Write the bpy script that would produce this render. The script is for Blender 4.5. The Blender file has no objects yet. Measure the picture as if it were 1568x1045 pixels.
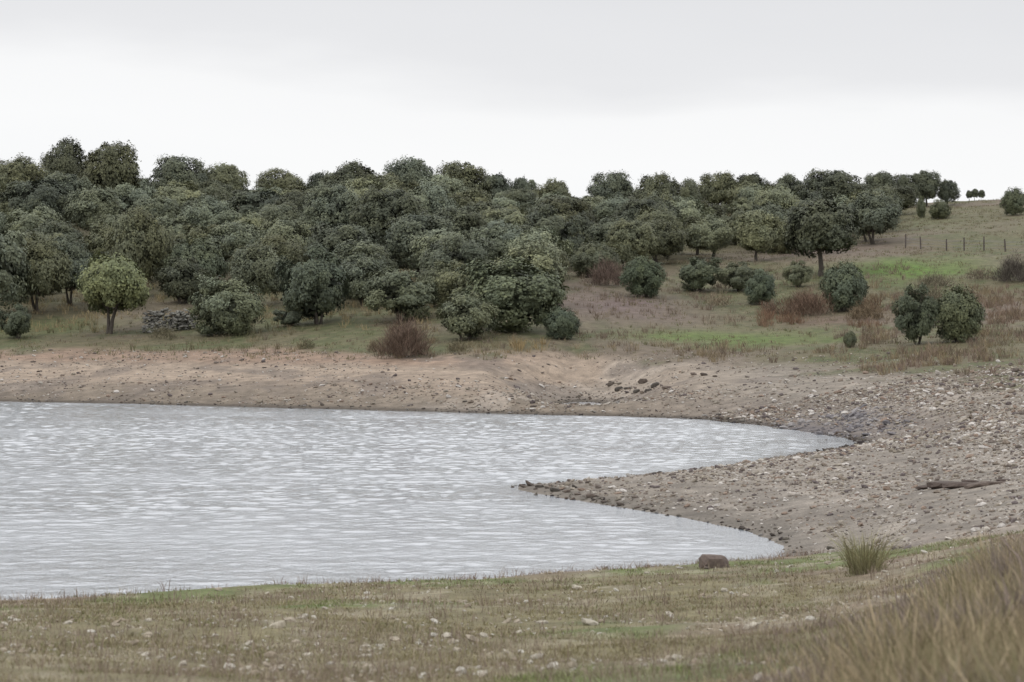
import bpy, math, numpy as np
rng=np.random.default_rng(7)
F=3688.0; HC=4.9
def T(px): return (px-784)/F
scene=bpy.context.scene
# ------------------------------------------------------------ noise
_T=np.random.default_rng(3).random((256,256))
def vn(x,y,s=0):
    x=np.asarray(x,float)+s*17.3; y=np.asarray(y,float)+s*9.7
    xi=np.floor(x).astype(int); yi=np.floor(y).astype(int); fx=x-xi; fy=y-yi
    fx=fx*fx*(3-2*fx); fy=fy*fy*(3-2*fy)
    a=_T[xi&255,yi&255]; b=_T[(xi+1)&255,yi&255]; c=_T[xi&255,(yi+1)&255]; d=_T[(xi+1)&255,(yi+1)&255]
    return (a*(1-fx)+b*fx)*(1-fy)+(c*(1-fx)+d*fx)*fy
def fbm(x,y,s=0,o=4):
    v=0;a=.5;t=0
    for i in range(o):
        v=v+a*vn(x*2**i,y*2**i,s+i*3); t+=a; a*=.5
    return v/t-.5
def ss(a,b,x):
    t=np.clip((x-a)/(b-a),0,1); return t*t*(3-2*t)
# ------------------------------------------------------------ lake outline (metres)
LAKE=np.array([(-150,215),(-90,185),(-60,168),(-45,161),(-33.4,157),(-24,152),(-15.2,145.7),(-7,140),(0.6,133.9),(5.9,131),(10.1,126.4),(12,120.5),
(12.7,115.8),(13.7,110.9),(14.5,105.7),(14.6,101),(13.8,98.7),(11.1,91.7),(8.6,86.9),(5.9,81.4),(3.0,76.6),(1.3,75),(.3,73.8),(.1,72.3),
(1.2,69.5),(2.4,66.4),(3.7,63.2),(4.8,60.2),(5.7,57.2),(6.0,53.9),(5.9,51.4),(5.2,50),(2.8,48.6),(-1,46),(-4.6,43.8),(-8.8,41.3),(-20,36),(-45,27),(-150,5)],float)
def sdf(x,y):
    x=np.asarray(x,float); y=np.asarray(y,float)
    d2=np.full(x.shape,1e9); ins=np.zeros(x.shape,bool)
    n=len(LAKE)
    for i in range(n):
        ax,ay=LAKE[i]; bx,by=LAKE[(i+1)%n]
        ex,ey=bx-ax,by-ay
        h=np.clip(((x-ax)*ex+(y-ay)*ey)/(ex*ex+ey*ey),0,1)
        d2=np.minimum(d2,(x-ax-h*ex)**2+(y-ay-h*ey)**2)
        c=(ay>y)!=(by>y)
        xi=ax+(y-ay)*ex/(ey if abs(ey)>1e-9 else 1e-9)
        ins^=c&(x<xi)
    d=np.sqrt(d2); s=np.where(ins,-d,d)
    p=(np.sqrt(((x-4.6)/1.5)**2+((y-150)/5)**2)-1)*1.5
    s=np.minimum(s,p)
    amp=np.clip(y/150,.25,1)
    return s+ (fbm(x/1.6,y/2.4,5)*.9*amp+fbm(x/.5,y/.6,8,2)*.25*amp)
COL={0:[(0,3.35),(8,3.1),(16,2.5),(28,1.35),(38,.55),(44,.25),(157,.3),(170,1.5),(186,3.0),(202,4.75),(260,13),(330,22),(400,24),(700,24)],
400:[(0,3.35),(8,3.1),(16,2.45),(28,1.3),(40,.5),(46,.25),(146,.3),(160,1.5),(175,2.9),(192,4.6),(255,12.6),(330,22),(400,24),(700,24)],
784:[(0,3.35),(8,3.1),(16,2.42),(28,1.3),(42,.45),(50,.3),(134,.4),(148,1.6),(160,2.7),(176,4.2),(200,7.0),(260,14),(330,21),(400,22.5),(700,23)],
1100:[(0,3.4),(8,3.15),(16,2.5),(28,1.4),(44,.45),(55,.4),(75,.4),(125,.5),(150,1.6),(170,2.9),(190,4.9),(215,8),(240,11),(300,17.5),(350,22),(420,23),(700,23)],
1318:[(0,3.4),(8,3.2),(16,2.65),(28,1.6),(38,.95),(46,.6),(60,.5),(80,.5),(104,.6),(125,1.35),(150,2.5),(170,3.7),(190,5.5),(215,8.6),(250,13),(300,18),(350,22.3),(700,23)],
1568:[(0,3.4),(8,3.35),(12,3.2),(18,2.85),(25,2.4),(38,1.55),(50,1.15),(70,1.15),(100,1.6),(130,2.7),(160,4.0),(190,6.5),(215,9.6),(245,13.5),(280,18),(310,21.2),(350,23.6),(420,24),(700,24)],
1900:[(0,3.4),(8,3.4),(12,3.3),(18,3.0),(25,2.6),(38,1.8),(50,1.5),(70,1.6),(100,2.2),(130,3.4),(160,5.0),(190,7.5),(215,10.6),(245,14.5),(280,19),(310,22),(350,24.5),(700,25)]}
Dg=np.arange(0,701.)
ck=sorted(COL); ct=np.array([T(k) for k in ck])
def gsm(a,s):
    k=np.arange(-int(3*s),int(3*s)+1); w=np.exp(-k*k/(2*s*s)); w/=w.sum()
    p=np.pad(a,(len(k)//2,len(k)//2),mode='edge'); return np.convolve(p,w,'valid')
cols=np.array([gsm(np.interp(Dg,*zip(*COL[k])),3.0) for k in ck])
tg=np.linspace(-.35,.4,301)
tab=np.array([np.interp(tg,ct,cols[:,i]) for i in range(len(Dg))])
tab=np.array([gsm(r,8) for r in tab])
def prof(x,y):
    y2=np.maximum(y,3.); t=np.clip(x/y2,-.3499,.3999)
    a=(t+.35)/.0025; ai=np.clip(a.astype(int),0,299); fa=a-ai
    d=np.clip(y,0,699.9); di=d.astype(int); fd=d-di
    return (tab[di,ai]*(1-fa)+tab[di,ai+1]*fa)*(1-fd)+(tab[di+1,ai]*(1-fa)+tab[di+1,ai+1]*fa)*fd
def height(x,y,sd=None):
    x=np.asarray(x,float); y=np.asarray(y,float)
    if sd is None: sd=sdf(x,y)
    p=prof(x,y)
    p=p+fbm(x/9,y/9,1)*np.clip(y/60,.12,.45)+fbm(x/1.7,y/1.7,2)*.10+fbm(x/45,y/45,11)*ss(180,260,y)*3.0
    w=np.where(y<60,3.5,6.0)
    k=ss(0,1,sd/w)
    zl=p*k+np.minimum(sd*.07,.25)*(1-k)+.03*ss(0,.3,sd)
    zw=-.03+.12*sd
    z=np.where(sd>0,zl,np.maximum(zw,-2.0))
    return z
def h1(x,y): return float(height(np.array([x]),np.array([y]))[0])
def sight(px,py,d0=60,d1=420):
    """distance at which the sight line of that bearing meets the ground"""
    D=np.arange(d0,d1,.5); x=T(px)*D; z=height(x,D); pr=500+(HC-z)*F/D
    k=np.where(pr<=py)[0]; i=k[0] if len(k) else int(np.argmin(pr))
    return float(x[i]),float(D[i]),float(z[i])
# ------------------------------------------------------------ helpers
def new_mat(name): 
    m=bpy.data.materials.new(name); m.use_nodes=True; nt=m.node_tree
    return m,nt,nt.nodes['Principled BSDF']
def mesh_np(name,V,faces_list,mats,col=None,smooth=False,midx=None):
    me=bpy.data.meshes.new(name)
    V=np.asarray(V,np.float32); me.vertices.add(len(V)); me.vertices.foreach_set('co',V.ravel())
    loops=np.concatenate([f.ravel() for f in faces_list]); tot=np.concatenate([np.full(len(f),f.shape[1]) for f in faces_list])
    st=np.concatenate([[0],np.cumsum(tot)[:-1]])
    me.loops.add(len(loops)); me.loops.foreach_set('vertex_index',loops.astype(np.int32))
    me.polygons.add(len(tot)); me.polygons.foreach_set('loop_start',st.astype(np.int32)); me.polygons.foreach_set('loop_total',tot.astype(np.int32))
    if midx is not None: me.polygons.foreach_set('material_index',midx.astype(np.int32))
    me.polygons.foreach_set('use_smooth',np.full(len(tot),smooth,bool))
    me.update(calc_edges=True)
    if col is not None:
        a=me.color_attributes.new('Col','FLOAT_COLOR','POINT')
        c=np.ones((len(V),4),np.float32); c[:,:3]=col; a.data.foreach_set('color',c.ravel())
    for m in mats: me.materials.append(m)
    return me
def add(name,me,loc=(0,0,0),parent=None):
    o=bpy.data.objects.new(name,me); scene.collection.objects.link(o); o.location=loc
    if parent: o.parent=parent
    return o
# ------------------------------------------------------------ materials
def mat_vcol(name,rough=.9,ns=(3.,25.),amt=.35,bump=.3,spec=.2,bscale=12.,gain=1.):
    m,nt,b=new_mat(name); N=nt.nodes; L=nt.links
    at=N.new('ShaderNodeAttribute'); at.attribute_name='Col'
    tc=N.new('ShaderNodeTexCoord')
    prev=at.outputs['Color']
    for i,s in enumerate(ns):
        n=N.new('ShaderNodeTexNoise'); n.inputs['Scale'].default_value=s; n.inputs['Detail'].default_value=4; n.inputs['Roughness'].default_value=.65
        L.new(tc.outputs['Object'],n.inputs['Vector'])
        g=gain if i==0 else 1
        mr=N.new('ShaderNodeMapRange'); mr.inputs[1].default_value=.3; mr.inputs[2].default_value=.7; mr.inputs[3].default_value=(1-amt)*g; mr.inputs[4].default_value=(1+amt)*g
        L.new(n.outputs['Fac'],mr.inputs[0])
        mx=N.new('ShaderNodeVectorMath'); mx.operation='SCALE'; L.new(prev,mx.inputs[0]); L.new(mr.outputs[0],mx.inputs['Scale']); prev=mx.outputs[0]
    L.new(prev,b.inputs['Base Color']); b.inputs['Roughness'].default_value=rough; b.inputs['Specular IOR Level'].default_value=spec
    if bump:
        n=N.new('ShaderNodeTexNoise'); n.inputs['Scale'].default_value=bscale; n.inputs['Detail'].default_value=4
        L.new(tc.outputs['Object'],n.inputs['Vector'])
        bp=N.new('ShaderNodeBump'); bp.inputs['Strength'].default_value=bump; bp.inputs['Distance'].default_value=.08
        L.new(n.outputs['Fac'],bp.inputs['Height']); L.new(bp.outputs[0],b.inputs['Normal'])
    return m
M_ground=mat_vcol('soil_and_turf',ns=(1.3,14.),amt=.3,bump=.8,bscale=8.,gain=.66)
M_stone=mat_vcol('stone',ns=(14.,),amt=.3,bump=0,gain=.78)
M_grass=mat_vcol('grass_blades',ns=(),amt=.15,bump=0,rough=.8,spec=.1)
def mat_leaf():
    m,nt,b=new_mat('holm_oak_leaves'); N=nt.nodes; L=nt.links
    at=N.new('ShaderNodeAttribute'); at.attribute_name='Col'
    oi=N.new('ShaderNodeObjectInfo')
    mx=N.new('ShaderNodeVectorMath'); mx.operation='MULTIPLY'; L.new(at.outputs['Color'],mx.inputs[0]); L.new(oi.outputs['Color'],mx.inputs[1])
    L.new(mx.outputs[0],b.inputs['Base Color']); b.inputs['Roughness'].default_value=.65; b.inputs['Specular IOR Level'].default_value=.2
    return m
M_leaf=mat_leaf()
M_bark=mat_vcol('bark',ns=(6.,),amt=.35,bump=0)
# ------------------------------------------------------------ ground colours
def fgmask(x,y):
    yb=np.interp(x,[-20,5,7,10,20],[52,50.5,47,41,37])
    return 1-ss(-.8,.8,y-yb+fbm(x/1.5,y/1.5,21)*3)
def patchm(x,y): return np.exp(-(((x-15.2-(y-112)*-.12)/2.6)**2+((y-112)/8)**2))*(.75+1.6*fbm(x/1.2,y/3,38))
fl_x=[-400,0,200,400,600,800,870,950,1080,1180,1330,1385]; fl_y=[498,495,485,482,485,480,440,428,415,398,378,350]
def gcol(x,y,z,sd):
    n1=fbm(x/14,y/22,31); n2=fbm(x/3.2,y/5,32); n3=fbm(x/.7,y/.9,33,3)
    C=lambda *c: np.array(c)[None,:]
    mix=lambda a,b,m: a*(1-m[:,None])+b*m[:,None]
    t=x/np.maximum(y,3)
    right=ss(0.02,.12,t)
    low=mix(C(.24,.195,.15)+0*x[:,None],C(.25,.21,.175),right)
    mid=mix(C(.38,.30,.23)+0*x[:,None],C(.29,.25,.205),right)
    b=mix(low,mid,ss(.6,1.3,z+n1*.8+n2*.3))
    b=mix(b,C(.28,.18,.125)+0*b,ss(2.1,2.5,z+n2*.5)*(1-ss(-.06,.04,t))*.6)
    b=mix(b,C(.44,.38,.32)+0*b,ss(.1,.22,n1+.5*n2)*.5)
    b=mix(b,C(.17,.14,.12)+0*b,ss(.04,.18,n2)*.55)
    # old water-level strand lines follow the height contours
    b=b*(1+.45*fbm(z*4.2+n1*1.2,x/40,36,3)*ss(.2,.6,z))[:,None]
    b=b*(1+.4*n3)[:,None]
    b=mix(b,C(.09,.072,.055)+0*b,(1-ss(.04,.2,z))*.9)
    pm=np.clip(patchm(x,y),0,1); b=mix(b,C(.18,.16,.165)+0*b,pm*.75)
    spit=(1-ss(85,100,y))*ss(45,50,y); b=mix(b,(C(.30,.265,.225)+0*b)*(1+.8*n2+.5*n3)[:,None]*(1+.5*fbm(z*9+n2,x/30,37,3))[:,None],spit*.7)
    g=mix(C(.165,.145,.085)+0*b,C(.20,.16,.12),ss(-.05,.15,n1))
    g=mix(g,C(.11,.125,.055)+0*b,ss(-.02,.16,n2-.3*n1)*.8)
    g=mix(g,C(.25,.21,.135)+0*b,ss(.05,.2,n3*.6+n2*.5)*.4)
    for (px,py,rx,ry,c,a) in [(1060,515,110,10,(.14,.205,.05),.9),(1200,520,100,9,(.14,.19,.055),.85),(1400,410,120,13,(.135,.215,.045),.95),(1370,330,80,18,(.16,.175,.085),.7),(640,520,200,10,(.14,.15,.065),.7),
        (960,470,110,25,(.20,.15,.135),.85),(1250,385,120,12,(.23,.175,.15),.8),(60,505,150,16,(.13,.14,.06),.8),(1500,340,90,25,(.17,.16,.09),.7),(1500,300,120,12,(.18,.175,.11),.7),(1270,492,90,9,(.20,.14,.11),.7),(1520,470,90,14,(.19,.145,.115),.7)]:
        X,Y,_=sight(px,py,140); sx=rx*Y/F; _,Y2,_=sight(px,py-ry,140); sy=max(abs(Y2-Y),3)
        m=np.exp(-((x-X)/sx)**2-((y-Y)/sy)**2)*a*(.6+1.2*np.clip(n2+.4,0,1)); g=mix(g,np.array(c)[None,:]+0*g,np.clip(m,0,1))
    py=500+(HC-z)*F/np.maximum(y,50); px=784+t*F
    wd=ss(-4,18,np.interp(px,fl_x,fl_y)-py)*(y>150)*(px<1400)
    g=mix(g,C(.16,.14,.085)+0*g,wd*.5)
    gl=2.95-.75*ss(.0,.12,t)
    gm=ss(-.25,.35,z-gl+n2*.9+n1*.5)*(y>90)
    c=mix(b,g,gm)
    fgc=mix(C(.195,.17,.095)+0*b,C(.235,.18,.135),ss(-.08,.08,n1+n2*.6))
    fgc=mix(fgc,C(.13,.165,.055)+0*b,ss(-.01,.12,n2)*.85)
    fgc=mix(fgc,C(.33,.29,.21)+0*b,ss(.04,.18,n3)*.55)
    fgc=mix(fgc,C(.18,.125,.10)+0*b,(1-ss(.8,2.6,sd))*.8)
    c=mix(c,fgc*1.15,fgmask(x,y))
    return np.clip(c,0.01,1)
# ------------------------------------------------------------ ground sheet
s_in=np.linspace(-.27,.27,520); s_out=np.linspace(.27,1.3,40)[1:]
S=np.concatenate([-s_out[::-1],s_in,s_out])
R=np.concatenate([np.geomspace(2,30,140)[:-1],np.geomspace(30,430,600)[:-1],np.geomspace(430,7000,60)])-8
X=(S[None,:]*(R[:,None]+8)); Y=np.repeat(R[:,None],len(S),1)
xf,yf=X.ravel(),Y.ravel(); sdv=sdf(xf,yf); Z=height(xf,yf,sdv)
def gridf(nr,nc):
    idx=np.arange(nr*nc).reshape(nr,nc)
    return np.stack([idx[:-1,:-1],idx[:-1,1:],idx[1:,1:],idx[1:,:-1]],-1).reshape(-1,4)
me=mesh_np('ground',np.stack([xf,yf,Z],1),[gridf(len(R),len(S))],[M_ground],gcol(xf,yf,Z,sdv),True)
add('ground',me)
# ------------------------------------------------------------ water (wind ripples as geometry)
m,nt,b=new_mat('lake_water'); N=nt.nodes; L=nt.links
b.inputs['Base Color'].default_value=(.265,.28,.30,1); b.inputs['IOR'].default_value=1.5
tc=N.new('ShaderNodeTexCoord')
mp=N.new('ShaderNodeMapping'); mp.inputs['Scale'].default_value=(6,9,1); L.new(tc.outputs['Object'],mp.inputs[0])
n=N.new('ShaderNodeTexNoise'); n.inputs['Scale'].default_value=1; n.inputs['Detail'].default_value=2; L.new(mp.outputs[0],n.inputs['Vector'])
bp=N.new('ShaderNodeBump'); bp.inputs['Strength'].default_value=.45; bp.inputs['Distance'].default_value=.03; L.new(n.outputs['Fac'],bp.inputs['Height']); L.new(bp.outputs[0],b.inputs['Normal'])
mp2=N.new('ShaderNodeMapping'); mp2.inputs['Scale'].default_value=(.05,.12,1); L.new(tc.outputs['Object'],mp2.inputs[0])
n2_=N.new('ShaderNodeTexNoise'); n2_.inputs['Detail'].default_value=3; n2_.inputs['Scale'].default_value=1; L.new(mp2.outputs[0],n2_.inputs['Vector'])
mr=N.new('ShaderNodeMapRange'); mr.inputs[1].default_value=.35; mr.inputs[2].default_value=.65; mr.inputs[3].default_value=.08; mr.inputs[4].default_value=.17; L.new(n2_.outputs['Fac'],mr.inputs[0]); L.new(mr.outputs[0],b.inputs['Roughness'])
Sw=np.concatenate([np.linspace(-1.6,-.24,40)[:-1],np.linspace(-.24,.17,860),np.linspace(.17,.5,10)[1:]])
Rw=np.concatenate([np.geomspace(15,38,20)[:-1],np.geomspace(38,165,1250),np.geomspace(165,260,15)[1:]])
Xw=(Sw[None,:]*Rw[:,None]).ravel(); Yw=np.repeat(Rw[:,None],len(Sw),1).ravel()
patch=.5+1.2*np.clip(fbm(Xw/14,Yw/30,95,3)+.45,0,1)
gr=np.clip(Yw/65,.8,1.5)
Zw=((vn(Xw/.27+Yw*.3,Yw/.27,91)-.5)*.017+(vn(Xw/.45-Yw*.25,Yw/.4,97)-.5)*.024+(vn(Xw/1.0+Yw*.12,Yw/.75,92)-.5)*.022)*patch*gr
Zw*=ss(0.05,2.0,-sdf(Xw,Yw)) 
add('lake_water',mesh_np('lake_water',np.stack([Xw,Yw,Zw],1),[gridf(len(Rw),len(Sw))],[m],None,True))
# ------------------------------------------------------------ tubes
class MB:
    def __init__(s): s.V=[];s.F=[];s.n=0
    def tube(s,P,Rr,k=7):
        P=np.array(P,float); rings=[]
        for i,p in enumerate(P):
            d=P[min(i+1,len(P)-1)]-P[max(i-1,0)]; d/=np.linalg.norm(d)+1e-9
            u=np.cross(d,[0.3,1,.2]); u/=np.linalg.norm(u)+1e-9; v=np.cross(d,u)
            a=np.linspace(0,2*math.pi,k,endpoint=False)
            s.V.append(p+Rr[i]*(np.cos(a)[:,None]*u+np.sin(a)[:,None]*v))
            rings.append(s.n+np.arange(k)); s.n+=k
        for i in range(len(P)-1):
            A,B=rings[i],rings[i+1]
            s.F.append(np.stack([A,np.roll(A,-1),np.roll(B,-1),B],1))
    def arrays(s): return np.concatenate(s.V),np.concatenate(s.F)
# ------------------------------------------------------------ oak prototypes
def oak(seed,R=3.5,H=6.0,zb=.12,nl=40,cards=19000,size=.12,kind='oak'):
    r=np.random.default_rng(seed)
    bush=kind=='bush'
    cz=H*(zb+1)/2*(.88 if bush else 1); hz=H-cz
    ax,ay=r.uniform(.85,1.1,2); L=[];tries=0
    lop=r.normal(size=3)*.12
    while len(L)<nl and tries<4000:
        tries+=1
        d=r.normal(size=3); d/=np.linalg.norm(d)
        if d[2]<-.8: continue
        k=r.uniform(.5,.86)*(1+float(np.dot(lop,d)))
        rad=r.uniform(.13,.34)*R*(1.15-.6*(k-.5))
        low_t=1-.22*max(0,-d[2])
        c=np.array([d[0]*R*k*ax*low_t,d[1]*R*k*ay*low_t,cz+d[2]*hz*k*.97])
        c[2]=max(c[2],rad*.5+(0 if bush else H*zb))
        if all(np.linalg.norm(c-q[0])>.5*(rad+q[1]) for q in L): L.append((c,rad))
    mb=MB(); nt_=r.integers(1,4) if kind=='oak' else 3
    for i in range(nt_):
        a=r.uniform(0,6.28); off=.12*R*(nt_>1)
        b0=np.array([math.cos(a)*off*.4,math.sin(a)*off*.4,-.4]); f=np.array([math.cos(a)*off*2,math.sin(a)*off*2,H*max(zb,.15)+.7])
        midp=(b0+f)/2+r.normal(size=3)*.12
        mb.tube([b0,midp,f],[.26/nt_**.4,.2/nt_**.4,.14/nt_**.4])
        for j in range(6):
            q=L[r.integers(len(L))][0]; m1=(f+q)/2+r.normal(size=3)*.25
            mb.tube([f-(f-midp)*.2*j/5,m1,q],[.1,.06,.025],5)
    rad=np.array([q[1] for q in L]); w=rad**2*r.uniform(.45,1.3,len(L)); w/=w.sum()
    li=r.choice(len(L),cards,p=w); cen=np.array([q[0] for q in L])[li]; rr=rad[li]
    d=r.normal(size=(cards,3)); d/=np.linalg.norm(d,axis=1)[:,None]
    out=cen-np.array([0,0,cz*.8]); out/=np.linalg.norm(out,axis=1)[:,None]+1e-6
    flip=(np.sum(d*out,1)<-.3)&(r.random(cards)<.85); d[flip]*=-1
    ph=r.uniform(0,6,(len(L),3))[li]
    bump=1+.3*np.sin(d[:,0]*5+ph[:,0])*np.sin(d[:,1]*5+ph[:,1])+.25*np.sin(d[:,2]*9+ph[:,2])*np.sin(d[:,0]*8+ph[:,1])
    fr=r.uniform(.7,1.08,cards)+(r.random(cards)<.07)*r.uniform(0,.25,cards)
    P=cen+d*(rr*bump*fr)[:,None]*np.array([1.08,1.08,.85])
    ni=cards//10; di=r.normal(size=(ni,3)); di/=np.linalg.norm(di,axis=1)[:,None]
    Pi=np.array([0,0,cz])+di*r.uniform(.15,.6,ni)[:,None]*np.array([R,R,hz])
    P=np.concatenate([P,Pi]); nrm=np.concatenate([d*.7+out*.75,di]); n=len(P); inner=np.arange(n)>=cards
    low=H*zb*.7*r.uniform(.5,1.3,n) if kind=='oak' else r.uniform(0,.25,n)
    P[:,2]=np.maximum(P[:,2],low)
    nrm=nrm+r.normal(size=(n,3))*.34+np.array([0,0,.1]); nrm/=np.linalg.norm(nrm,axis=1)[:,None]
    u=np.cross(nrm,r.normal(size=(n,3))); u/=np.linalg.norm(u,axis=1)[:,None]; v=np.cross(nrm,u)
    sz=size*r.uniform(.5,1.3,n); sz[inner]*=2.6
    u*=sz[:,None]; v*=(sz*r.uniform(.45,.85,n))[:,None]
    quad=np.stack([P-u,P-v*.9+u*.1,P+u,P+v],1).reshape(-1,3)
    F1=np.arange(n*4).reshape(-1,4)
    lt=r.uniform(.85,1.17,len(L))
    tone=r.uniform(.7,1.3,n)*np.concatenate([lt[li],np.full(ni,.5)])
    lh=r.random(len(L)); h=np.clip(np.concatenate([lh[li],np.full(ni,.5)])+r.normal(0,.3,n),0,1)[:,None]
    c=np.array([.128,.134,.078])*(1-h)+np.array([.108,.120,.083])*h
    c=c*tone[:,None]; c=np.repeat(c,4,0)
    Vt,Ft=mb.arrays()
    V=np.concatenate([quad,Vt]); Fs=[F1,Ft+len(quad)]
    cb=np.tile(np.array([.07,.06,.05]),(len(Vt),1))
    return mesh_np('oak_mesh_%d'%seed,V,Fs,[M_leaf,M_bark],np.concatenate([c,cb]),False,np.concatenate([np.zeros(n),np.ones(len(Ft))]))
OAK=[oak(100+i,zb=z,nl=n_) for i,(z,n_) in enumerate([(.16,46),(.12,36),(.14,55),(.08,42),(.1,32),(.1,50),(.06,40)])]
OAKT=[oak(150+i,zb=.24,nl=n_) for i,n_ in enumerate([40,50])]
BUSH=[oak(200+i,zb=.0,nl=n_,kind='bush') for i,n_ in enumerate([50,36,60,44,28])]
PL=[]
def put(name,protos,x,y,z,w,h,tint=(1,1,1),R=3.5,H=6.0):
    me=protos[rng.integers(len(protos))]
    o=add(name,me,(x,y,z-.05)); o.scale=(w/(2*R)*rng.uniform(.95,1.05),w/(2*R),h/H); o.rotation_euler=(0,0,rng.uniform(0,6.28))
    o.color=(*tint,1); PL.append((x,y,w,h)); return o
def rt(l=1.): 
    k=rng.uniform(.72,1.3)*l; g=rng.uniform(-.08,.1)
    return (k*(1+g),k*(1+g*.4),k*(1-g))
def by_base(px,py,w,h,protos,name='holm_oak',tint=None):
    x,y,z=sight(px,py,120); return put(name,protos,x,y,z,w*y/F,h*y/F,tint or rt())
front=[(165,512,126,126,2,(1.25,1.27,.98)),(355,514,118,96,1,(1.15,1.18,1.15)),(488,497,116,118,1,(.72,.78,.82)),(620,492,116,84,1,(1.0,1.02,1)),(788,508,172,122,1,(.95,1.0,.92)),
(712,522,94,74,1,(1.12,1.12,1.08)),(862,520,60,56,1,(.75,.84,.85)),(988,456,70,70,1,(.7,.78,.72)),(300,455,100,104,1,(.85,.9,.88)),(1255,424,150,122,2,(.66,.66,.64)),
(1166,467,52,54,1,(.8,.9,.93)),(1290,478,74,86,1,(.85,.93,.92)),(1404,528,70,90,1,(.72,.77,.74)),(1468,524,84,98,1,(.95,.97,.85)),(1068,447,72,58,1,(.85,.9,.87)),(1130,447,62,44,1,(.95,.95,.93)),
(1301,533,20,30,1,(1,1,.95)),(1222,440,42,40,1,None),(28,520,52,52,1,(.75,.8,.8)),(1552,330,44,48,1,(.9,.93,.87)),(1410,334,16,34,1,(.95,.95,.87)),(1440,336,36,30,1,(.95,.95,.87)),
(60,480,110,120,0,None),(-20,490,150,150,0,None),(110,468,90,105,0,None),(215,455,100,130,0,None),(590,405,135,116,0,(.62,.63,.62)),(505,392,110,110,0,None),
(560,470,90,80,1,None),(400,470,95,92,0,None),(440,425,100,90,0,None),(700,410,105,90,0,None),(770,400,105,80,0,None),(905,425,80,60,1,None),(960,412,90,75,0,None),(1010,405,85,65,0,None),(840,400,95,76,0,None),
(680,470,84,70,1,None),(1340,375,90,80,0,None),(1180,382,84,72,0,None),(1090,397,76,66,0,None),
(60,450,60,40,1,None),(445,500,46,30,1,None),(380,430,70,60,1,None)]
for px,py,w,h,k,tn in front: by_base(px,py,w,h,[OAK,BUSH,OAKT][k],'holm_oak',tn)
for px,top,w,D in [(15,240,110,300),(-60,235,120,310),(102,216,76,322),(172,220,104,300),(275,238,92,312),(342,248,86,318),(430,261,74,322),(488,266,44,318),(545,249,106,300),(625,238,92,318),
    (703,250,96,305),(760,264,60,315),(806,270,46,318),(852,275,64,305),(935,262,74,318),(1003,265,72,310),(1050,276,46,315),(1098,263,70,325),(1152,264,56,325),(1205,268,62,325),(1270,260,110,310),(1346,260,58,325),
    (1385,266,48,330),(1418,262,56,332),(1450,275,36,332),(1312,276,50,320)]:
    x=T(px)*D; z=h1(x,D); h=HC+(500-top)*D/F-z
    put('holm_oak',OAK,x,D,z,w*D/F,max(h,3.0),rt(.82))
for px,w,h in [(1484,11,7),(1492,13,9),(1502,12,7)]:
    D=345.; x=T(px)*D; put('holm_oak',OAKT,x,D,h1(x,D),w*D/F,h*D/F+1.0,(.8,.82,.8))
sky_x=[-200,20,70,100,175,225,232,275,320,342,385,395,430,465,475,500,545,590,625,700,745,800,850,885,897,935,970,1003,1040,1050,1098,1152,1200,1270,1330,1345,1375,1410,1460]
sky_y=[235,244,252,222,226,250,276,244,256,254,284,286,267,284,278,272,255,262,245,257,275,278,281,298,296,268,284,271,290,284,270,272,277,266,284,266,282,270,292]
cnt=0
for _ in range(16000):
    t=rng.uniform(-.38,T(1385)); D=math.sqrt(rng.uniform(190**2,338**2)); x=t*D; px=784+t*F
    z=h1(x,D); py=500+(HC-z)*F/D
    if py>np.interp(px,fl_x,fl_y): continue
    w=rng.uniform(4.2,7.8); h=w*rng.uniform(.74,.95)
    hw=.38*w*F/D
    hmax=HC+(500-max(np.interp(px+o_,sky_x,sky_y) for o_ in (-hw,-hw/2,0,hw/2,hw))-4)*D/F-z
    if h>hmax: h=hmax
    if h<2.6: continue
    if h<w*.55: w=h/.6
    if any((x-a)**2+(D-b)**2<(.51*(w+c))**2 for a,b,c,_ in PL): continue
    put('holm_oak',(OAK+OAKT) if rng.random()<.6 else BUSH,x,D,z,w,h,rt(rng.choice([.72,1.,1.3]))); cnt+=1
    if cnt>260: break
print('fill',cnt,'trees',len(PL))
# ------------------------------------------------------------ blades
def blades(name,X,Y,H,W,nb,spread,C,lean=.5,cvar=.25,Z=None):
    n=len(X); k=nb; N_=n*k
    rep=lambda a: np.repeat(a,k)
    if Z is None: Z=height(X,Y)
    a=rng.uniform(0,6.283,N_); rr=rng.random(N_)**.7*rep(spread)
    bx=rep(X)+np.cos(a)*rr; by=rep(Y)+np.sin(a)*rr; bz=rep(Z)-.02
    h=rep(H)*rng.uniform(.45,1.1,N_); a2=a+rng.normal(0,.8,N_); ln=h*lean*rng.random(N_)
    w=rep(W)*rng.uniform(.6,1.2,N_); wa=rng.uniform(0,3.14,N_)
    wx=np.cos(wa)*w/2; wy=np.sin(wa)*w/2*.5
    dx=np.cos(a2)*ln; dy=np.sin(a2)*ln
    p=np.empty((N_,5,3))
    p[:,0]=np.stack([bx-wx,by-wy,bz],1); p[:,1]=np.stack([bx+wx,by+wy,bz],1)
    p[:,2]=np.stack([bx+wx*.8+dx*.4,by+wy*.8+dy*.4,bz+h*.6],1); p[:,3]=np.stack([bx-wx*.8+dx*.4,by-wy*.8+dy*.4,bz+h*.6],1)
    p[:,4]=np.stack([bx+dx,by+dy,bz+h],1)
    i=np.arange(N_)*5
    f4=np.stack([i,i+1,i+2,i+3],1); f3=np.stack([i+3,i+2,i+4],1)
    c=np.repeat(C*.95,k,0)*rng.uniform(1-cvar,1+cvar,N_)[:,None]; c=np.repeat(c,5,0)
    return add(name,mesh_np(name,p.reshape(-1,3),[f4,f3],[M_grass],c))
def cmix(n,*cs):
    cs=np.array(cs); return cs[rng.integers(len(cs),size=n)]
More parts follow.
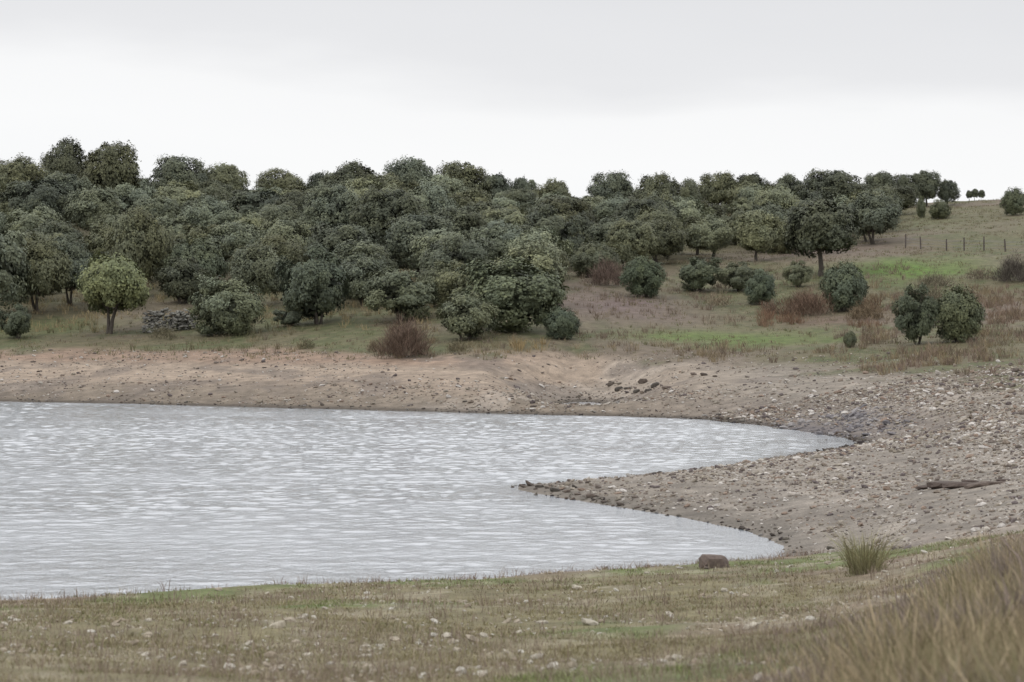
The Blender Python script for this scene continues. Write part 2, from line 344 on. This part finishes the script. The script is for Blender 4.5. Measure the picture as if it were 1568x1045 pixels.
# foreground turf
n=52000; t=rng.uniform(-.27,.27,n); D=11*np.exp(rng.random(n)*math.log(52/11)); x=t*(D+1)
sd=sdf(x,D); ok=(sd>.05)&(rng.random(n)<fgmask(x,D)); x,D,sd=x[ok],D[ok],sd[ok]
n2=fbm(x/1.2,D/1.8,41); keep=rng.random(len(x))<np.clip(.45+2.6*n2,.05,1); x,D,sd=x[keep],D[keep],sd[keep]
Zg=height(x,D,sd); base=gcol(x,D,Zg,sd)
dry=np.clip(fbm(x/2.5,D/3,43)*4+.5,0,1)[:,None]
c=base*.95*(1-dry*.5)+cmix(len(x),(.27,.22,.155),(.22,.17,.135),(.15,.18,.075))*dry*.5
rim=(sd<2.4)&(D>36)
c[rim]=cmix(rim.sum(),(.21,.15,.12),(.175,.125,.10),(.26,.205,.16))
hh=np.where(rim,.15*(.4+1.5*np.clip(fbm(x/.8,D/.8,44)+.35,0,1)),.06)*rng.uniform(.6,1.4,len(x))
blades('foreground_grass',x,D,hh,np.where(rim,.011,np.clip(D*.0005,.006,.02)),7,np.full(len(x),.12),c,1.1)
n=5200; t=rng.uniform(-.25,.27,n); D=13*np.exp(rng.random(n)*math.log(50/13)); x=t*D; sd=sdf(x,D); ok=(sd>.1)&(rng.random(n)<fgmask(x,D))&(fbm(x/2,D/2,51)>-.04); x,D=x[ok],D[ok]
blades('dry_seed_stalks',x,D,rng.uniform(.1,.27,len(x)),np.clip(D*.00025,.004,.009),6,np.full(len(x),.14),cmix(len(x),(.30,.25,.19),(.23,.18,.145),(.2,.15,.12)),.8)
n=11000; D=rng.uniform(7,36,n); t=rng.uniform(.0,.34,n); x=t*D
edge=.09+.0042*(D-8); m_=(t>edge+fbm(x/1.5,D/1.5,61)*.18)
x,D,t=x[m_],D[m_],t[m_]
hh=rng.uniform(.14,.46,len(x))*(1-.25*ss(24,36,D))*ss(-.02,.09,t-(.09+.0042*(D-8))+.03)*(.45+1.6*np.clip(fbm(x/.9,D/1.2,66)+.3,0,1))
nn=fbm(x/1.0,D/1.5,62)
c=np.where((nn>-.01)[:,None],cmix(len(x),(.23,.18,.165),(.14,.115,.105),(.26,.21,.18)),cmix(len(x),(.36,.29,.19),(.27,.22,.14),(.2,.18,.10)))
blades('tall_dry_grass',x,D,np.maximum(hh,.08),np.full(len(x),.008),16,np.full(len(x),.2),c,.85,.35)
def tuft(name,px,py,hpx,wpx,c,nb=160,d0=30):
    x,y,z=sight(px,py,d0); k=y/F
    return blades(name,np.array([x]),np.array([y]),np.array([hpx*k*1.2]),np.array([max(.01,.0004*y*.5)]),nb,np.array([wpx*k*.26]),np.array([c]),1.3,.5)
tuft('rush_tuft',1325,880,60,100,(.23,.215,.12),420)
tuft('rush_tuft',1318,876,42,50,(.16,.19,.08),160)
def field(name,cnt_,px0,px1,py0,py1,h0,h1_,pal,nb=14,nz=.0,seed=1,w=.035):
    t=rng.uniform(px0,px1,cnt_*4); D=np.sqrt(rng.uniform(125**2,340**2,cnt_*4)); x=T(t)*D
    z=height(x,D); py=500+(HC-z)*F/D
    ok=(py>py0)&(py<py1)&(fbm(x/3,D/5,seed+70)>nz)&(sdf(x,D)>4); x,D,z=x[ok][:cnt_],D[ok][:cnt_],z[ok][:cnt_]
    if len(x)==0: return
    blades(name,x,D,rng.uniform(h0,h1_,len(x)),np.full(len(x),w),nb,rng.uniform(.15,.5,len(x)),cmix(len(x),*pal),.9,.25,Z=z)
GR=[(.19,.165,.10),(.16,.14,.085),(.13,.135,.065),(.18,.14,.105)]
field('meadow_grass',14000,-60,1640,300,552,.12,.32,GR,7,-.08,1,.04)
field('dry_tussocks',1500,880,1300,528,556,.3,.75,[(.25,.20,.13),(.2,.16,.11),(.17,.13,.1)],18,.0,2)
field('dry_tussocks',160,765,870,514,542,.4,.85,[(.30,.23,.12),(.24,.18,.1)],22,-.1,3)
field('red_brown_scrub',800,1165,1350,464,502,.4,1.0,[(.17,.105,.07),(.2,.135,.09)],22,-.04,4)
field('red_brown_scrub',500,1470,1640,440,500,.4,.9,[(.17,.12,.085),(.2,.15,.11)],18,.02,10)
field('dry_tussocks',1500,1320,1640,440,575,.3,.8,[(.24,.19,.12),(.17,.14,.1),(.2,.145,.115)],18,.03,5)
field('dry_tussocks',900,380,800,518,550,.3,.65,[(.24,.19,.12),(.19,.16,.1),(.16,.13,.1)],18,.02,6)
field('dry_tussocks',900,880,1400,400,520,.3,.7,[(.22,.18,.13),(.17,.13,.1)],16,.04,7)
field('yellow_grass',1100,-40,700,380,510,.4,.9,[(.31,.25,.14),(.25,.2,.12)],14,-.02,8)
field('dark_weeds',600,0,760,495,545,.3,.7,[(.12,.12,.065),(.15,.13,.08)],16,.05,9)
def bare(px,py,w,h,c,nb=900):
    x,y,z=sight(px,py,120); k=y/F; Rx=w*k/2; Hh=h*k
    n=nb; a=rng.uniform(0,6.28,n); el=np.arccos(rng.uniform(.0,1,n)); r_=rng.uniform(.25,1,n)**.5*(1+.25*np.sin(a*3+px)*np.sin(el*5)+.15*np.sin(a*7))
    X_=x+np.cos(a)*np.sin(el)*Rx*r_*.9; Y_=y+np.sin(a)*np.sin(el)*Rx*r_*.9; Z_=z+np.cos(el)*Hh*r_*.78
    blades('bare_shrub',X_,Y_,np.full(n,Hh*.25),np.full(n,.026),3,np.full(n,Rx*.14),cmix(n,c,tuple(np.array(c)*.6),tuple(np.array(c)*1.35)),1.8,.35,Z=Z_)
for a in [(620,548,82,66,(.145,.105,.08),1300),(930,438,60,46,(.15,.11,.09),800),(1235,484,80,44,(.16,.11,.08),1200),(1552,432,56,44,(.11,.095,.08),1000),(500,340,60,44,(.15,.125,.11),800),(1325,490,60,30,(.17,.13,.085),700),(1430,440,60,24,(.16,.14,.1),600),(1415,470,80,38,(.15,.13,.09),800),
    (575,540,34,22,(.18,.145,.1),260),(700,540,40,20,(.16,.14,.09),260),(1100,470,44,22,(.2,.16,.11),260),(470,535,30,18,(.14,.13,.08),200),(250,520,50,24,(.14,.125,.08),300),(1180,482,40,24,(.17,.12,.09),300),(1500,430,60,22,(.15,.12,.09),400)]:
    bare(*a)
# ------------------------------------------------------------ stones
t_=(1+5**.5)/2
ICO=np.array([(-1,t_,0),(1,t_,0),(-1,-t_,0),(1,-t_,0),(0,-1,t_),(0,1,t_),(0,-1,-t_),(0,1,-t_),(t_,0,-1),(t_,0,1),(-t_,0,-1),(-t_,0,1)])/math.sqrt(1+t_*t_)
ICF=np.array([(0,11,5),(0,5,1),(0,1,7),(0,7,10),(0,10,11),(1,5,9),(5,11,4),(11,10,2),(10,7,6),(7,1,8),(3,9,4),(3,4,2),(3,2,6),(3,6,8),(3,8,9),(4,9,5),(2,4,11),(6,2,10),(8,6,7),(9,8,1)])
def stones(name,X,Y,Z,S_,C,flat=.6,sub=False,elong=1.3,parent=None,rot=6.28):
    n=len(X); B,Fc=ICO,ICF
    if sub:
        v=list(map(tuple,B)); cache={}; nf=[]
        def mid(a,b):
            k=(min(a,b),max(a,b))
            if k not in cache:
                p=(np.array(v[a])+np.array(v[b]))/2; p/=np.linalg.norm(p); v.append(tuple(p)); cache[k]=len(v)-1
            return cache[k]
        for a,b,c in Fc:
            ab,bc,ca=mid(a,b),mid(b,c),mid(c,a); nf+=[(a,ab,ca),(b,bc,ab),(c,ca,bc),(ab,bc,ca)]
        B=np.array(v); Fc=np.array(nf)
    m=len(B)
    P=B[None]*(1+rng.normal(0,.14 if not sub else .09,(n,m,1)))
    if sub: P=np.clip(P,-rng.uniform(.6,.95,(n,1,3)),rng.uniform(.6,.95,(n,1,3)))
    sc=np.stack([S_*rng.uniform(.9,elong,n),S_*rng.uniform(.7,1,n),S_*flat*rng.uniform(.6,1.2,n)],1)/2
    P=P*sc[:,None,:]
    a=rng.uniform(0,rot,n); ca,sa=np.cos(a)[:,None],np.sin(a)[:,None]
    tl=rng.normal(0,.25 if rot>1 else .06,n)[:,None]
    x=P[...,0]*ca-P[...,1]*sa; y=P[...,0]*sa+P[...,1]*ca; z=P[...,2]+x*tl
    V=np.stack([x+X[:,None],y+Y[:,None],z+Z[:,None]+(sc[:,2]*.35)[:,None]],-1).reshape(-1,3)
    Fq=(Fc[None]+ (np.arange(n)*m)[:,None,None]).reshape(-1,3)
    return add(name,mesh_np(name,V,[Fq],[M_stone],np.repeat(C,m,0)),parent=parent)
def scol(n):
    c=cmix(n,(.29,.25,.20),(.33,.29,.24),(.25,.205,.165),(.17,.14,.12),(.28,.21,.165),(.44,.40,.35),(.14,.115,.11),(.56,.52,.48))
    return c*rng.uniform(.8,1.1,n)[:,None]
n=80000; x=rng.uniform(-1,34,n); y=rng.uniform(44,128,n); sd=sdf(x,y); z=height(x,y,sd)
dens=np.clip(.65+1.9*fbm(x/3,y/5,81)+1.0*fbm(z*9,x/30,37,3),.2,1)
ok=(sd>-.25)&(rng.random(n)<dens)&(rng.random(n)>fgmask(x,y)*.93)&(np.abs(x/y)<.26); x,y,z,sd=x[ok],y[ok],z[ok],sd[ok]
S_=.045+.05*rng.random(len(x))+.2*rng.random(len(x))**10; S_*=np.clip(y/75,.8,1.5)
c=scol(len(x)); wet=(sd<.6); c[wet]*=.42
pm=patchm(x,y)>rng.uniform(.15,.8,len(x)); c[pm]=cmix(pm.sum(),(.15,.14,.145),(.20,.185,.19),(.30,.28,.275)); S_[pm]*=1.3
stones('beach_gravel',x,y,z,S_,c)
n=40000; t=rng.uniform(-.26,.26,n); y=rng.uniform(122,190,n); x=t*y; sd=sdf(x,y); z=height(x,y,sd)
dens=np.clip(.5+1.8*fbm(x/4,y/6,82),.08,1)*(z<3.1)*np.where(z<1.2,1,.5)
ok=(sd>-.3)&(rng.random(n)<dens); x,y,z,sd=x[ok],y[ok],z[ok],sd[ok]
S_=.08+.08*rng.random(len(x))+.3*rng.random(len(x))**14
c=scol(len(x))*.95; c[sd<1.2]*=.42
stones('far_shore_gravel',x,y,z,S_,c)
n=8000; t=rng.uniform(-.25,.25,n); y=13*np.exp(rng.random(n)*math.log(46/13)); x=t*y; sd=sdf(x,y)
ok=(sd>.3)&(fbm(x/1.5,y/2.5,83)>-.02); x,y=x[ok],y[ok]; z=height(x,y)
stones('foreground_stones',x,y,z,(.018+.034*rng.random(len(x))+.11*rng.random(len(x))**13),cmix(len(x),(.45,.41,.34),(.37,.32,.25),(.52,.49,.43),(.29,.24,.18)),.65)
def rocks(name,lst,col,flat=.6,d0=44,**kw):
    A=[sight(px,py,d0) for px,py,w in lst]; A=np.array(A); S_=np.array([w*a[1]/F for (_,_,w),a in zip(lst,A)])
    c=cmix(len(A),*col)*rng.uniform(.8,1.2,len(A))[:,None]
    stones(name,A[:,0],A[:,1],A[:,2],S_,c,flat,True,**kw)
DK=[(.11,.09,.075),(.15,.12,.10),(.08,.07,.06)]
rocks('dark_rocks',[(935,592,14),(948,598,16),(962,596,14),(985,588,16),(1003,594,22),(1020,596,14),(975,602,12),(1062,575,14),(1078,576,14),(1095,578,10),(992,600,16),(1100,637,10),(712,616,8),(60,570,9),(405,564,7)],DK,.6,120)
rocks('spit_rocks',[(793,747,14),(802,748,12),(812,745,18),(826,747,18),(838,750,12),(850,753,22),(868,756,14),(884,760,16),(905,764,16),(925,770,12),(900,742,12),(950,775,14),(975,782,10),(1000,787,12),(860,746,14),(945,737,10),(880,750,12),(820,751,10),(845,745,10),(797,744,8)],DK,.5,58)
rocks('pale_stones',[(1333,599,13),(1328,688,18),(1215,762,20),(1152,768,10),(1150,596,9),(1186,600,9),(1100,700,9),(1282,686,12),(1437,575,14),(1462,806,14),(1350,842,12),(1500,770,12),(1085,760,10)],[(.5,.45,.4),(.42,.37,.32)],.7)
rocks('shore_rocks',[(1260,681,14),(1249,690,10),(1286,690,10),(1272,842,12),(1300,660,12),(1210,655,8)],DK,.7)
rocks('boulder',[(1092,872,52)],[(.18,.14,.12)],.8,36,rot=.3)
rocks('foreground_rocks',[(425,962,34),(885,903,22),(985,908,14),(905,960,36),(470,1005,22),(830,958,22),(120,940,10),(560,1010,24),(200,968,14),(1150,965,26),(290,1000,18),(700,1000,16)],[(.42,.38,.31),(.36,.32,.25)],.45,12)
L_=[(1422,749,40),(1446,748,52),(1472,747,50),(1498,746,46),(1520,744,34),(1538,738,26),(1458,742,40),(1486,741,34)]
rocks('dark_rock_ledge',L_,[(.085,.065,.055),(.11,.085,.07)],.26,44,rot=.35,elong=1.6)
# ------------------------------------------------------------ dry stone wall
x0,y0,z0=sight(222,507,150); x1,y1,z1=sight(302,502,150)
xs=[];ys=[];zs=[];s_=[]
for i in range(360):
    u=rng.random(); top=(1.9-1.3*abs(u-.4)**1.3)*(1+.12*math.sin(u*17)); zz=rng.random()**1.1*top
    thick=.55-.2*zz/1.8
    xs.append(x0+(x1-x0)*u); ys.append(y0+(y1-y0)*u+rng.uniform(-thick,thick)-1.0); zs.append(h1(xs[-1],ys[-1])+zz*.95); s_.append(rng.uniform(.22,.5))
nw=len(xs); stones('dry_stone_wall',np.array(xs),np.array(ys),np.array(zs),np.array(s_),cmix(nw,(.26,.25,.225),(.33,.32,.285),(.19,.185,.165)),.55,True)
# ------------------------------------------------------------ wire fence
fence=bpy.data.objects.new('wire_fence',None); scene.collection.objects.link(fence)
A=sight(1385,380,150); B=sight(1640,394,150); mb=MB(); posts=[]
nP=9
for i in range(nP):
    u=(i+rng.uniform(-.2,.2))/(nP-1); x=A[0]+(B[0]-A[0])*u; y=A[1]+(B[1]-A[1])*u; z=h1(x,y); hh=rng.uniform(1.05,1.45); lx=rng.normal(0,.08)
    mb.tube([(x,y,z-.3),(x+lx*.5,y,z+hh*.5),(x+lx,y,z+hh),(x+lx,y,z+hh+.01)],[.08,.075,.065,.01],6); posts.append((x,y,z))
V_,F_=mb.arrays(); add('posts',mesh_np('posts',V_,[F_],[M_bark],np.tile([.09,.075,.065],(len(V_),1))),parent=fence)
mb=MB()
for hz in (.3,.6,.9,1.0):
    mb.tube([(x,y-.08,z+hz) for x,y,z in posts],[.012]*nP,4)
V_,F_=mb.arrays(); add('wires',mesh_np('wires',V_,[F_],[M_bark],np.tile([.2,.2,.2],(len(V_),1))),parent=fence)
# ------------------------------------------------------------ sky, sun
w=bpy.data.worlds.new('World'); scene.world=w; w.use_nodes=True; nt=w.node_tree; N=nt.nodes; L=nt.links
bg=N['Background']; bg.inputs['Strength'].default_value=.1
sky=N.new('ShaderNodeTexSky'); sky.sky_type='NISHITA'; sky.sun_disc=False; EL,AZ=45,-110
sky.sun_elevation=math.radians(EL); sky.sun_rotation=math.radians(AZ)
tc=N.new('ShaderNodeTexCoord'); sp=N.new('ShaderNodeSeparateXYZ'); L.new(tc.outputs['Generated'],sp.inputs[0])
mp=N.new('ShaderNodeMapping'); mp.inputs['Scale'].default_value=(2.2,2.2,9); L.new(tc.outputs['Generated'],mp.inputs[0])
nz=N.new('ShaderNodeTexNoise'); nz.inputs['Scale'].default_value=1.6; nz.inputs['Detail'].default_value=5; L.new(mp.outputs[0],nz.inputs['Vector'])
def mth(op,a,b):
    n=N.new('ShaderNodeMath'); n.operation=op
    for i,v in enumerate((a,b)):
        if isinstance(v,(int,float)): n.inputs[i].default_value=v
        else: L.new(v,n.inputs[i])
    return n.outputs[0]
e=mth('ADD',mth('ADD',sp.outputs['Z'],mth('MULTIPLY',sp.outputs['X'],.07)),mth('MULTIPLY',mth('SUBTRACT',nz.outputs['Fac'],.5),.08))
cr=N.new('ShaderNodeValToRGB'); L.new(e,cr.inputs[0]); el=cr.color_ramp.elements
vals=[(0,.93,.95,.97),(.07,.99,.99,.995),(.097,.97,.97,.975),(.114,.84,.84,.855),(.155,.78,.782,.80),(.21,1.35,1.36,1.38),(.35,1.8,1.81,1.84)]
el[0].position=0; el[0].color=(*vals[0][1:],1); el[1].position=1; el[1].color=(1.45,1.46,1.48,1)
for p,r_,g_,b_ in vals[1:]:
    q=el.new(p); q.color=(r_,g_,b_,1)
sc=N.new('ShaderNodeVectorMath'); sc.operation='SCALE'; sc.inputs['Scale'].default_value=10.; L.new(cr.outputs[0],sc.inputs[0])
mx=N.new('ShaderNodeMix'); mx.data_type='RGBA'; mx.inputs['Factor'].default_value=.95
L.new(sky.outputs[0],mx.inputs['A']); L.new(sc.outputs[0],mx.inputs['B']); L.new(mx.outputs['Result'],bg.inputs['Color'])
sun=bpy.data.lights.new('sun','SUN'); sun.energy=.6; sun.angle=math.radians(25); sun.color=(1,.97,.93)
so=add('sun',sun,(0,0,60)); 
from mathutils import Vector
a=math.radians(AZ); dirv=Vector((math.sin(a)*math.cos(math.radians(EL)),math.cos(a)*math.cos(math.radians(EL)),math.sin(math.radians(EL))))
so.rotation_euler=dirv.to_track_quat('Z','Y').to_euler()
# ------------------------------------------------------------ camera
cd=bpy.data.cameras.new('camera'); cam=add('camera',cd,(0,0,HC)); cd.sensor_width=36; cd.lens=36*F/1568
cam.rotation_euler=(math.radians(90)-math.atan(22.5/F),0,0); cd.clip_start=.3; cd.clip_end=9000
cd.dof.use_dof=True; cd.dof.focus_distance=130; cd.dof.aperture_fstop=4.0
scene.camera=cam
scene.view_settings.view_transform='Standard'; scene.view_settings.look='None'; scene.view_settings.exposure=0
